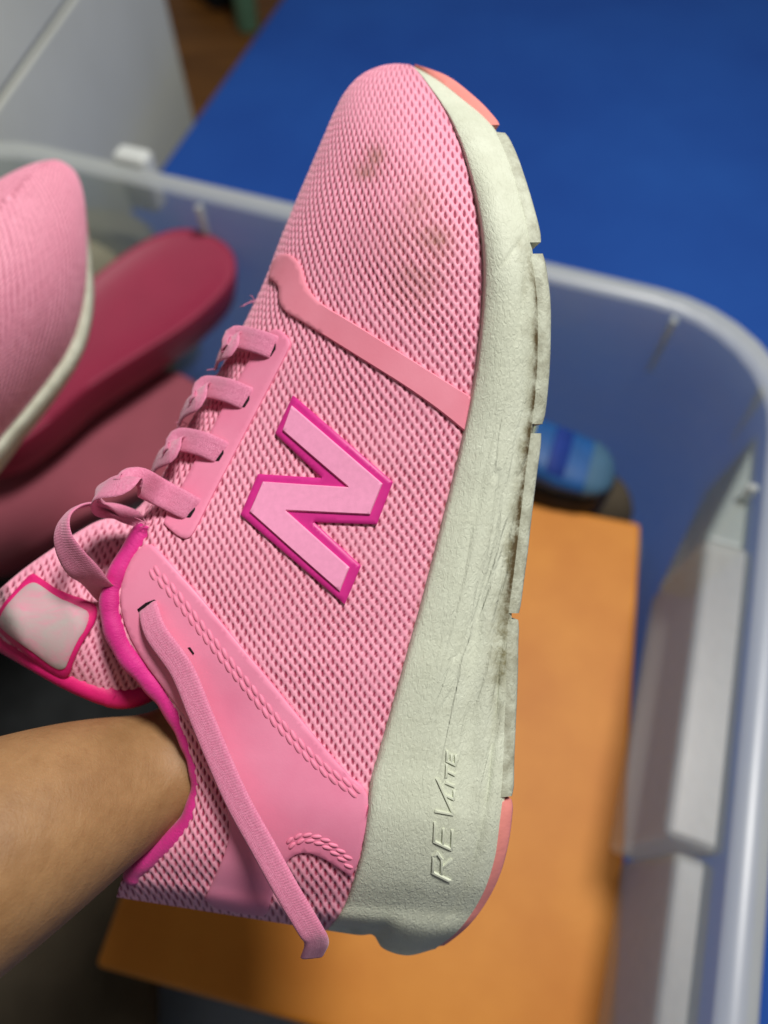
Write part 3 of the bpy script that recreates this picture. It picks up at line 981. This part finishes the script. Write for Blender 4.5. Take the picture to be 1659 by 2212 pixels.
# ---- outsole pieces: blocks under the midsole, from the wall's foot (S) to the ground line (O)
def outsole_block(name, ta, tb, mat, n=40, side=0.05, grow=0.0, dirt=.5):
    tt = np.linspace(ta, tb, n)
    secs = []
    sh = np.array([-LATX, 0, -LATZ])
    for i, t in enumerate(tt):
        t_ = np.array(t)
        S = st(S_, t_); O = st(O_, t_); B = st(B_, t_)
        inn = S + (B - S) * .06
        e = min(i, n - 1 - i) / 3.0
        shr = 1 - 0.10 * max(0, 1 - e) ** 2
        hw = max(float(st(HW, t_)), 0.0); dc = float(st(DC, t_))
        rows = []
        for f_, o in ((0, side - .03), (.08, side), (.55, side + .005), (.92, side - .02), (1.0, side - .06)):
            p = inn + (O - inn) * f_ * shr
            rows.append((p, hw * (1 + o)))
        lat = [pc(p[0], p[1], dc - w) for p, w in rows]
        med = [pc(p[0], p[1], dc - w) + sh * 2 * w for p, w in rows][::-1]
        secs.append(np.array(lat + med))
    S_arr = np.array(secs)
    return loft(name, c2w(S_arr.reshape(-1, 3)).reshape(S_arr.shape), mat, sneaker, sharp=50,
                attrs={"dirt": np.full(S_arr.shape[:2], dirt), "grime": np.full(S_arr.shape[:2], 0.26), "crease": np.zeros(S_arr.shape[:2]),
                       "ca": np.repeat((tt * .0078)[:, None], S_arr.shape[1], 1), "cb": np.tile(np.array([0, .0006, .002, .0034, .004] * 2), (n, 1))})
for ta, tb in ((5.75, 11.68), (11.92, 17.92), (18.2, 23.36), (23.68, 27.95)):
    outsole_block("outsole_lug", ta, tb, M_MID, dirt=.42 if ta < 23 else .22, side=.05)
outsole_block("toe_outsole", 28.35, 31.98, M_CORAL, side=.02)
outsole_block("heel_outsole", 0.02, 5.6, M_CORAL, side=.03)

# ---- raised lettering on the midsole wall
def strokes_px():
    """letters as strokes; a = along reading direction (up in view), b = 0 foot .. 1 head"""
    out = []
    def add(lines, a0, wd_, b_foot, b_head, slant=.25):
        for ln in lines:
            q = []
            for a, b in ln:
                q.append((a0 + (a + slant * b) * wd_, b))
            out.append((q, b_foot, b_head))
    R = [[(0, .0), (0, 1)], [(0, 1), (.55, 1), (.75, .8), (.6, .52), (.1, .5)], [(.3, .5), (.75, 0)]]
    E = [[(.7, 0), (0, 0), (0, 1), (.7, 1)], [(0, .5), (.6, .5)]]
    V = [[(0, 1), (.2, 0), (.9, 1)]]
    Lr = [[(0, 1), (0, 0), (.6, 0)]]
    I = [[(0, 1), (0, 0)]]
    Tt = [[(-.1, 1), (.8, 1)], [(.35, 1), (.35, 0)]]
    add(R, 0, 62, 0, 1); add(E, 68, 58, 0, 1); add(V, 128, 78, 0, 1)
    add(Lr, 176, 30, 0, .48); add(I, 204, 26, 0, .48); add(Tt, 218, 30, 0, .48); add(E, 250, 30, 0, .48)
    return out
def text_pt(a, b):
    # foot line of the word, from bottom (a=0) to top (a=285)
    f0 = np.array([972.0, 1902.0]); f1 = np.array([984.0, 1632.0])
    d = (f1 - f0) / np.linalg.norm(f1 - f0)
    left = np.array([-1.0, -0.08])
    return f0 + d * a + left * (b * 38)
VV = []; FF = []
for q, bf, bh in strokes_px():
    pts = [text_pt(a, bf + (bh - bf) * b) for a, b in q]
    for a, b in zip(pts[:-1], pts[1:]):
        d = b - a; d /= np.linalg.norm(d); nn = np.array([-d[1], d[0]]) * 2.9
        a2_ = a - d * 1.6; b2_ = b + d * 1.6
        W, F = overlay("x", [a2_ + nn, b2_ + nn, b2_ - nn, a2_ - nn], 0.0006, None, None, bv=BV_MID, step=6, bev=1.2, mk=False)
        o = len(VV); VV += list(W); FF += [tuple(i + o for i in f_) for f_ in F]
mesh_obj("raised_lettering", np.array(VV), FF, M_MID, mid_obj, sharp=50, attrs={"dirt": np.full(len(VV), .1), "grime": np.zeros(len(VV)), "crease": np.zeros(len(VV))})

# ---- overlays on the upper
strap_poly = smooth_closed([(581,604),(590,566),(606,550),(630,550),(652,575),(660,617),(690,655),(760,695),(850,752),(930,803),(1000,847)]+[(1019,859)]*3+[(1004,933)]*3+[
              (950,888),(880,838),(800,788),(720,738),(650,694),(615,674),(603,650),(605,622),(592,608)], 2)
overlay("toe_strap", strap_poly, 0.0008, M_STRAP, sneaker, bev=2.5)
eye_poly = smooth_closed([(596,712),(608,714),(630,738),(622,760),(575,850),(520,955),(465,1060),(420,1150),(408,1164),(390,1163),(362,1140),(352,1128),
              (400,1040),(450,945),(500,850),(545,770),(585,716)], 1)
eyestay = overlay("eyestay", eye_poly, 0.0008, M_SYN, sneaker, bev=2.5)
N_out = [(635,855),(849,1041),(814,1133),(679,1128),(780,1222),(745,1305),(521,1113),(559,1025),(696,1033),(596,938)]
N_in = [(635,879),(827,1045),(800,1112),(621,1105),(756,1225),(735,1277),(543,1108),(572,1043),(754,1053),(615,933)]
def round_poly(poly, r):
    p = np.asarray(poly, float); out = []
    n = len(p)
    for i in range(n):
        a, b, c_ = p[i-1], p[i], p[(i+1) % n]
        u = (a - b) / np.linalg.norm(a - b); w = (c_ - b) / np.linalg.norm(c_ - b)
        for f_ in (1, .35):
            out.append(b + u * r * f_)
        for f_ in (.35, 1):
            out.append(b + w * r * f_)
    return np.array(out)
emblem = overlay("letter_emblem", round_poly(N_out, 5), 0.0012, M_LOGO_OUT, sneaker, bev=4.5, step=7)
overlay("letter_face", round_poly(N_in, 2), 0.0009, M_LOGO_IN, emblem, bev=2.2, step=7, lift=0.0011)
saddle_poly = smooth_closed([(322,1172),(345,1190),(363,1211),(430,1285),(500,1370),(580,1466),(660,1566),(750,1672),(794,1704),(796,1760),(766,1897),(735,1875),(696,1850),
              (661,1838),(632,1846),(612,1870),(592,1920),(578,1970),(566,1978),(436,1954),(462,1900),(492,1830),(498,1790),(488,1720),(470,1650),(412,1560),
              (354,1484),(310,1425),(276,1365),(260,1300),(268,1245),(292,1195)], 1)
saddle = overlay("saddle_overlay", saddle_poly, 0.0009, M_SYN, sneaker, bev=3, step=9)
# stitched seams
def stitches(name, pts, off, ln, wd_, gapf, parent, h=0.00055, tilt=0.22):
    c = spline(pts, 400)
    tn = np.gradient(c, axis=0); tn /= np.linalg.norm(tn, axis=1, keepdims=True)
    nn = np.column_stack([tn[:, 1], -tn[:, 0]])
    c = c + nn * off
    cum = np.concatenate([[0], np.cumsum(np.linalg.norm(np.diff(c, axis=0), axis=1))])
    VV, FF = [], []
    x = ln / 2
    while x < cum[-1] - ln / 2:
        p = np.array([np.interp(x, cum, c[:, 0]), np.interp(x, cum, c[:, 1])])
        d = np.array([np.interp(x, cum, tn[:, 0]), np.interp(x, cum, tn[:, 1])])
        ca, sa = math.cos(tilt), math.sin(tilt)
        d = np.array([d[0]*ca - d[1]*sa, d[0]*sa + d[1]*ca]); nv = np.array([d[1], -d[0]])
        P0, nr = cast(BV_UP, *p)
        mid = np.array(P0) + nr * (0.0009)
        e1_ = pc(*(p + d), -P0[2]) - pc(*(p - d), -P0[2]); e1_ /= np.linalg.norm(e1_)
        e1_ -= nr * (e1_ @ nr); e1_ /= np.linalg.norm(e1_)
        e2_ = np.cross(nr, e1_)
        base_i = len(VV)
        nu, nv_ = 7, 8
        for i in range(nu):
            a = -1 + 2 * i / (nu - 1)
            rr = math.sqrt(max(0.0, 1 - abs(a) ** 2.4)) + .05
            for j in range(nv_):
                th = 2 * math.pi * j / nv_
                VV.append(mid + e1_ * a * ln * .5 * MMPX + e2_ * math.cos(th) * rr * wd_ * .5 * MMPX + nr * math.sin(th) * rr * h)
        FF += [tuple(int(q) + base_i for q in f_) for f_ in grid_faces(nu, nv_, wrap=True, flip=True)]
        x += ln * gapf
    return mesh_obj(name, c2w(np.array(VV)), FF, M_STITCH, parent)
seam = [(322,1232),(372,1285),(441,1373),(515,1466),(588,1554),(652,1623),(711,1676),(786,1728)]
stitches("seam_stitching", seam, 0, 29, 10, .88, saddle, h=.00042, tilt=.24)
stitches("seam_stitching", seam, 13, 29, 10, .88, saddle, h=.00042, tilt=.24)
arch = [(622,1828),(657,1812),(696,1820),(735,1848),(762,1875)]
stitches("seam_stitching", arch, 0, 23, 9, .88, saddle, h=.0004, tilt=-.35)
stitches("seam_stitching", arch, 12, 23, 9, .88, saddle, h=.0004, tilt=-.35)
# lace holes
overlay("lace_hole", [(303,1322),(300,1316),(318,1302),(336,1295),(341,1298),(322,1312)], 0.0003, M_DARK, saddle, lift=.0009, step=5, bev=1)
overlay("punch_mark", [(408,1398),(413,1397),(422,1410),(420,1414)], 0.0003, M_DARK, saddle, lift=.0009, step=5, bev=1)
for (x, y) in ((597, 752), (540, 862), (484, 978), (422, 1100)):
    overlay("lace_hole", [(x-4, y-20), (x+3, y-16), (x+2, y+4), (x-8, y+20), (x-16, y+20), (x-6, y)], 0.0003, M_DARK, eyestay, lift=.0008, step=5, bev=1)

# ---- collar
def collar():
    tt = np.linspace(14.15, 1.6, 110)
    L = st(L_, tt); B = st(B_, tt)
    d = B - L; d /= np.linalg.norm(d, axis=1, keepdims=True)
    f = np.clip((tt - 3.2) / 2.2, 0, 1)
    ff = np.clip((tt - 6.5) / 3.0, 0, 1)
    off = (15 + 10 * ff) * f - 4 * (1 - f) + 20 * np.clip(2.4 - tt, 0, 1)
    dc = st(DC, tt); gp_ = np.minimum(np.clip(st(GAP, tt), 0, None), np.maximum(st(HW, tt), 0))
    c = L + d * off[:, None]
    dep = dc - gp_ - 0.0015 * ff + 0.0020 * (1 - ff)
    P = pc(c[:, 0], c[:, 1], dep)
    sh = np.array([-LATX, 0, -LATZ])
    Pm = (P + sh * (2 * gp_)[:, None])[::-1]
    path = np.vstack([P, Pm[1:]])
    rr = 0.0031 + .0005 * ff
    r = np.concatenate([rr, rr[::-1][1:]])
    r *= 1 + .05 * np.sin(np.arange(len(r)) * .7)
    o = tube("collar_rim", c2w(path), r, M_LINING, sneaker, seg=24)
    arc = np.concatenate([[0], np.cumsum(np.linalg.norm(np.diff(path, axis=0), axis=1))])
    for nm, av in (("ca", np.repeat(arc, 24)), ("cb", np.tile(np.abs(np.arange(24) - 12) * .0011, len(arc)))):
        a = o.data.attributes.new(nm, 'FLOAT', 'POINT'); a.data.foreach_set("value", av.astype(np.float32))
    return o
collar()

# ---- insole board closes the inside
T, A = np.meshgrid(np.linspace(0.3, NS - 1.3, 80), np.linspace(0, 1, 8), indexing='ij')
Bp = st(B_, T); Lp = st(L_, T)
px_ = Bp + (Lp - Bp) * .03
hw_ = np.maximum(st(HW, T), 0) * .97
P = pc(px_[..., 0], px_[..., 1], st(DC, T) - hw_) + (2 * hw_ * A)[..., None] * np.array([-LATX, 0, -LATZ])
mesh_obj("insole", c2w(P.reshape(-1, 3)), grid_faces(80, 8, flip=True), M_LINING, sneaker)

# ---- tongue
def tongue():
    up = [(470,830),(390,960),(300,1095),(205,1128),(112,1186),(42,1236),(-25,1295)]
    lo_ = [(560,960),(490,1130),(400,1420),(335,1490),(255,1512),(150,1478),(-10,1388)]
    n, m_ = 150, 90
    a = np.linspace(0, 1, n); 
    U = spline(up, n); Lw = spline(lo_, n)
    A, Bv = np.meshgrid(a, np.linspace(0, 1, m_), indexing='ij')
    px = U[:, None] + (Lw - U)[:, None] * Bv[..., None]
    depc = np.interp(A, [0, .3, .5, .7, 1], [.246, .240, .233, .226, .222])
    dep = depc + 0.007 * (2 * Bv - 1) ** 2 + .010 * np.clip(.35 - Bv, 0, 1) * np.clip((A - .3) * 3, 0, 1)
    # the tip rolls back
    dep = dep + 0.03 * np.clip((A - .9) / .1, 0, 1) ** 2
    P = pc(px[..., 0], px[..., 1], dep)
    N = grid_normals(P); N *= np.sign(N[..., 2:3].mean())
    u, v = px[..., 0] / 19.0 + px[..., 1] / 60.0, px[..., 1] / 25.0
    h, hole = knit(u, v)
    ef = np.clip(np.minimum(Bv, 1 - Bv) / .05, 0, 1)
    Pd = P + N * (h * .0006 * ef)[..., None]
    Pb = P - N * 0.0055
    ringf = np.concatenate([Pd, Pb[:, ::-1]], 1)
    holes = np.concatenate([hole * ef, np.zeros((n, m_))], 1)
    o = loft("tongue", c2w(ringf.reshape(-1, 3)).reshape(ringf.shape), M_KNIT, sneaker, sharp=None,
             attrs={"hole": holes, "stain": np.zeros_like(holes)})
    bv = bvh_grid(P)
    # binding along the lower edge
    k0 = int(n * .46)
    e = P[k0:, -1] - N[k0:, -1] * .0025
    tube("tongue_binding", c2w(e), 0.0042, M_BINDING, o if False else sneaker, seg=12)
    return o, bv
tng, BV_TNG = tongue()
patch = smooth_closed([(70,1238),(84,1246),(135,1282),(200,1300),(212,1318),(206,1345),(182,1380),(160,1425),(150,1462),(128,1466),(60,1412),(2,1366),(-8,1340),(6,1310),(40,1272)], 2)
overlay("label_border", patch, 0.0012, M_BINDING, tng, bv=BV_TNG, step=9, bev=5)
lab = smooth_closed([(72,1262),(86,1264),(130,1296),(186,1318),(193,1328),(188,1350),(164,1392),(150,1425),(144,1440),(124,1440),(70,1398),(8,1352),(6,1338),(22,1310),(52,1276)], 2)
overlay("tongue_label", lab, 0.0006, M_LABEL, tng, bv=BV_TNG, step=9, bev=5, lift=.0011)

# ---- laces
def ribbon(name, pts, nrm, width, thick, parent, n=80, seg=14, rib=0.00003, mat=None):
    P = spline(pts, n); Nn = spline(nrm, n)
    T = np.gradient(P, axis=0); T /= np.linalg.norm(T, axis=1, keepdims=True)
    Nn = Nn - T * np.sum(Nn * T, axis=1, keepdims=True); Nn /= np.linalg.norm(Nn, axis=1, keepdims=True)
    Bn = np.cross(T, Nn)
    wv = np.broadcast_to(np.asarray(width, float), (n,)) if np.ndim(width) == 0 else herm(width, np.linspace(0, len(width)-1, n))
    x = np.linspace(-1, 1, seg)
    top = thick * .5 * (1 - np.abs(x) ** 6) ** .5 + rib * np.cos(x * 12)
    secs = []
    for i in range(n):
        a = P[i] + Bn[i] * (x * wv[i] / 2)[:, None] + Nn[i] * top[:, None]
        b = (P[i] + Bn[i] * (x * wv[i] / 2)[:, None] - Nn[i] * top[:, None])[::-1]
        secs.append(np.vstack([a, b]))
    S = np.array(secs)
    arc = np.concatenate([[0], np.cumsum(np.linalg.norm(np.diff(P, axis=0), axis=1))])
    cb = np.concatenate([x, x[::-1]])[None] * (wv / 2)[:, None]
    return loft(name, c2w(S.reshape(-1, 3)).reshape(S.shape), mat or M_LACE, parent, sharp=None,
                attrs={"ca": np.repeat(arc[:, None], 2 * seg, 1), "cb": cb})

def surf(px, py, up=0.0):
    p, nr = cast(BV_UP, px, py)
    return p + nr * up
F_ = (0, 0, 1.0)
def lace_cross(pts, behind):
    """pts: (px,py,height above flank or None,dep)"""
    P = []; Nn = []
    k = len(pts)
    for i, q in enumerate(pts):
        if len(q) == 3: P.append(surf(q[0], q[1], q[2]))
        else: P.append(pc(q[0], q[1], q[3]))
        f_ = i / (k - 1)
        Nn.append((-1.0 * f_ ** 2, 0.3 * f_, 1 - .6 * f_))
    return np.array(P), np.array(Nn)
W1 = 0.0080
for pts in (
    [(600,754,-.0008),(588,751,.0016),(560,744,.0030),(524,741,.0038),(496,748,None,.2320),(478,762,None,.2420),(470,780,None,.2540)],
    [(543,866,-.0008),(530,861,.0016),(500,852,.0032),(460,851,.0040),(426,862,None,.2300),(402,882,None,.2400),(390,905,None,.2530)],
    [(487,982,-.0008),(474,977,.0016),(444,967,.0034),(404,965,.0042),(368,975,None,.2280),(343,993,None,.2380),(330,1016,None,.2520)],
    ):
    P, Nn = lace_cross(pts, True)
    ribbon("lace", P, Nn, [W1, W1, W1*1.02, W1*1.05, W1*1.05, W1, W1], .0010, sneaker)
# fourth crossing folds back under itself and joins the loop
P = np.array([surf(425,1104,-.0008), surf(408,1098,.0022), surf(368,1080,.0055), surf(318,1060,.0085), pc(262,1046,.2085), pc(222,1056,.2120), pc(208,1085,.2200), pc(250,1110,.2270), pc(310,1128,.2300)])
Nn = np.array([(0,0,1),(0,.1,1),(-.1,.2,1),(-.2,.3,1),(-.4,.6,.8),(-.9,.6,.3),(-.9,-.3,-.3),(-.1,-.9,-.5),(0,-.9,-.5)], float)
ribbon("lace", P, Nn, [W1*1.05,W1*1.05,W1*1.1,W1*1.15,W1*1.15,W1*1.2,W1*1.2,W1,W1], .0010, sneaker)
# loop lying on the tongue
P = np.array([pc(300,1120,.2320), pc(240,1096,.2260), pc(180,1092,.2170), pc(142,1118,.2115), pc(136,1160,.2100), pc(158,1205,.2120), pc(192,1246,.2170), pc(232,1280,.2270), pc(275,1312,.2380)])
Nn = np.array([(0,.6,.7),(-.1,.7,.6),(-.5,.6,.6),(-.7,.1,.7),(-.5,-.2,.85),(-.3,.0,1),(-.2,.15,1),(-.1,.2,1),(0,.2,1)], float)
ribbon("lace", P, Nn, [.006,.0065,.0072,.0080,.0092,.0102,.0106,.0100,.009], .0011, sneaker, n=120)
# free end hanging over the flank
free = [(316,1306,-.0010),(330,1322,.0026),(352,1366,.0045)]
P = [surf(*q) for q in free]
for i_, (x, y) in enumerate(((392,1447),(431,1540),(470,1634),(514,1732),(568,1830),(622,1928))):
    lin = -P[2][2] + (.2030 + P[2][2]) * (i_ + 1) / 6
    P.append(pc(x, y, min(lin, -surf(x, y, .0030)[2]) if i_ < 5 else lin))
P += [pc(668,2005,.2040), pc(684,2036,.2075), pc(674,2066,.2140)]
Nn = [(0,.3,1),(-.15,.1,1),(-.12,0,1)] + [(-.1,0,1)] * 6 + [(0,-.1,1),(.1,-.5,.9),(.1,-.9,.6)]
ribbon("lace", np.array(P), np.array(Nn, float), [.0068,.0070,.0074,.0076,.0076,.0076,.0076,.0076,.0076,.0074,.0072,.007], .0012, sneaker, n=160)

VV = []; FF = []
for (x, y, d_, k_) in ((552, 655, .254, 5), (476, 800, .250, 4), (405, 925, .247, 4), (345, 1045, .240, 4), (325, 1135, .224, 4)):
    for _ in range(k_):
        a = np.array([x + rng.uniform(-8, 8), y + rng.uniform(-8, 8)])
        v_ = np.array([-rng.uniform(8, 30), rng.uniform(-18, 14)])
        q = [pc(a[0], a[1], d_), pc(*(a + v_ * .5 + rng.uniform(-6, 6, 2)), d_ - .002), pc(*(a + v_), d_ - rng.uniform(-.002, .003))]
        P = c2w(spline(q, 10)); T = np.gradient(P, axis=0)
        e1_ = np.cross(T, BK); e1_ /= np.linalg.norm(e1_, axis=1, keepdims=True); e2_ = np.tile(BK, (10, 1))
        th = np.linspace(0, 2 * np.pi, 5, endpoint=False)
        ring = P[:, None] + .00015 * (np.cos(th)[None, :, None] * e1_[:, None] + np.sin(th)[None, :, None] * e2_[:, None])
        o = len(VV); VV += list(ring.reshape(-1, 3)); FF += [tuple(int(i) + o for i in f_) for f_ in grid_faces(10, 5, wrap=True)]
tag(mesh_obj("frayed_threads", np.array(VV), FF, M_LACE, sneaker), kind="stuff")

# ================================================================== mate sneaker (the other of the pair)
MX, MY, MZ, MT = -6, 99, -22, (152.0, 368.0, 0.375)
def mate():
    toe = pc(880.0, 140.0, 0.262)
    Mi = np.diag([1.0, 1.0, -1.0])
    def rot(ax, deg):
        return np.array(Matrix.Rotation(math.radians(deg), 3, ax))
    Rm = rot('X', MX) @ rot('Z', MZ) @ rot('Y', MY) @ Mi
    tgt = pc(*MT)
    # world matrix: x_w = ROT^T (Rm (ROT (x - cam) - toe) + tgt) + cam
    A = ROT.T @ Rm @ ROT
    org = sneaker_org
    # location of the copied empty
    xo = c2w(((org - CAM) @ ROT.T - toe) @ Rm.T + tgt)
    e = sneaker.copy()
    col.objects.link(e)
    e["label"] = "second pink sneaker, out of focus at the left edge, only its toe in view"
    e.matrix_world = Matrix(((*A[0], xo[0]), (*A[1], xo[1]), (*A[2], xo[2]), (0, 0, 0, 1)))
    for ch in list(sneaker.children):
        c = ch.copy(); col.objects.link(c); c.parent = e
        for g in ch.children:
            d = g.copy(); col.objects.link(d); d.parent = c
    sneaker["group"] = e["group"] = "pair of pink sneakers"
mate()

# ================================================================== arm with the hand inside the sneaker
k = NT("skin", 0.55, 0.35)
sk = k.ramp(k.noise(70, 6, 0.65), [(0.3, srgb(142, 105, 68)), (0.7, srgb(164, 126, 86))])
k.color(k.mix(k.ramp(k.noise(420, 3), [(0.55, (0, 0, 0)), (0.72, (0.15, 0.15, 0.15))]), sk, srgb(120, 74, 46)))
b1 = k.bump(k.noise(260, 4, 0.6, ((1, 0.4, 1), (0, 0, 0.6)), 0.5), 0.0006, 0.5)
b1 = k.bump(k.noise(1500, 3), 0.0002, 0.6, b1)
k.p.inputs["Subsurface Weight"].default_value = 0.08
k.p.inputs["Subsurface Radius"].default_value = (0.006, 0.003, 0.0015)
M_SKIN = k.m
def arm():
    nodes = []; edges = []
    def add(p, rx, ry=None, par=None):
        nodes.append((c2w(p), rx, ry or rx))
        if par is not None: edges.append((par, len(nodes) - 1))
        return len(nodes) - 1
    a0 = add(np.array([-.46, -.30, -.10]), .047)
    a = add(pc(-900, 2330, .175), .042, None, a0)
    b = add(pc(-420, 2060, .185), .0385, None, a)
    c = add(pc(-90, 1870, .199), .0350, None, b)
    d = add(pc(130, 1755, .217), .0295, None, c)
    e = add(pc(275, 1690, .232), .0240, .0225, d)
    f_ = add(pc(420, 1650, .243), .0195, .018, e)
    g = add(pc(540, 1500, .242), .028, .019, f_)          # heel of the hand
    h = add(pc(620, 1360, .245), .030, .017, g)           # palm
    h2 = add(pc(665, 1240, .247), .028, .015, h)          # knuckles
    # fingers, curling into the toe of the shoe
    for dz, ln, oy in ((-.021, .052, 0), (-.007, .060, 12), (.007, .056, 8), (.020, .044, -6)):
        p0 = add(pc(690, 1190 - oy, .248 + dz), .0085, None, h2)
        p1 = add(pc(730, 1190 - oy - ln * .45 / MMPX * .62, .249 + dz * .9), .0082, None, p0)
        p2 = add(pc(775, 1190 - oy - ln * .8 / MMPX * .62, .251 + dz * .85), .0076, None, p1)
        add(pc(825, 1190 - oy - ln * 1.0 / MMPX * .62, .252 + dz * .8), .0068, None, p2)
    t0 = add(pc(640, 1440, .232), .0105, None, g)
    t1 = add(pc(735, 1330, .230), .0095, None, t0)
    add(pc(800, 1230, .231), .008, None, t1)
    org = nodes[0][0]
    me = bpy.data.meshes.new("person")
    me.from_pydata([tuple(p - org) for p, _, _ in nodes], edges, [])
    o = bpy.data.objects.new("person", me)
    o.location = Vector(org)
    col.objects.link(o)
    sk = o.modifiers.new("skin", 'SKIN')
    for i, (_, rx, ry) in enumerate(nodes):
        me.skin_vertices[0].data[i].radius = (rx, ry) if True else rx
    me.skin_vertices[0].data[0].use_root = True
    sk.branch_smoothing = .6
    sub = o.modifiers.new("sub", 'SUBSURF'); sub.levels = 3; sub.render_levels = 3
    dg = bpy.context.evaluated_depsgraph_get()
    ev = o.evaluated_get(dg)
    nm = bpy.data.meshes.new_from_object(ev)
    o.modifiers.clear()
    o.data = nm
    nm.name = "person"
    nm.polygons.foreach_set("use_smooth", np.ones(len(nm.polygons), dtype=bool))
    nm.materials.clear(); nm.materials.append(M_SKIN)
    tag(o, "bare forearm reaching in from the left, its hand inside the pink sneaker", "person")
    return o
arm()

# tidy helper properties
for o in bpy.data.objects:
    if "_org" in o: del o["_org"]
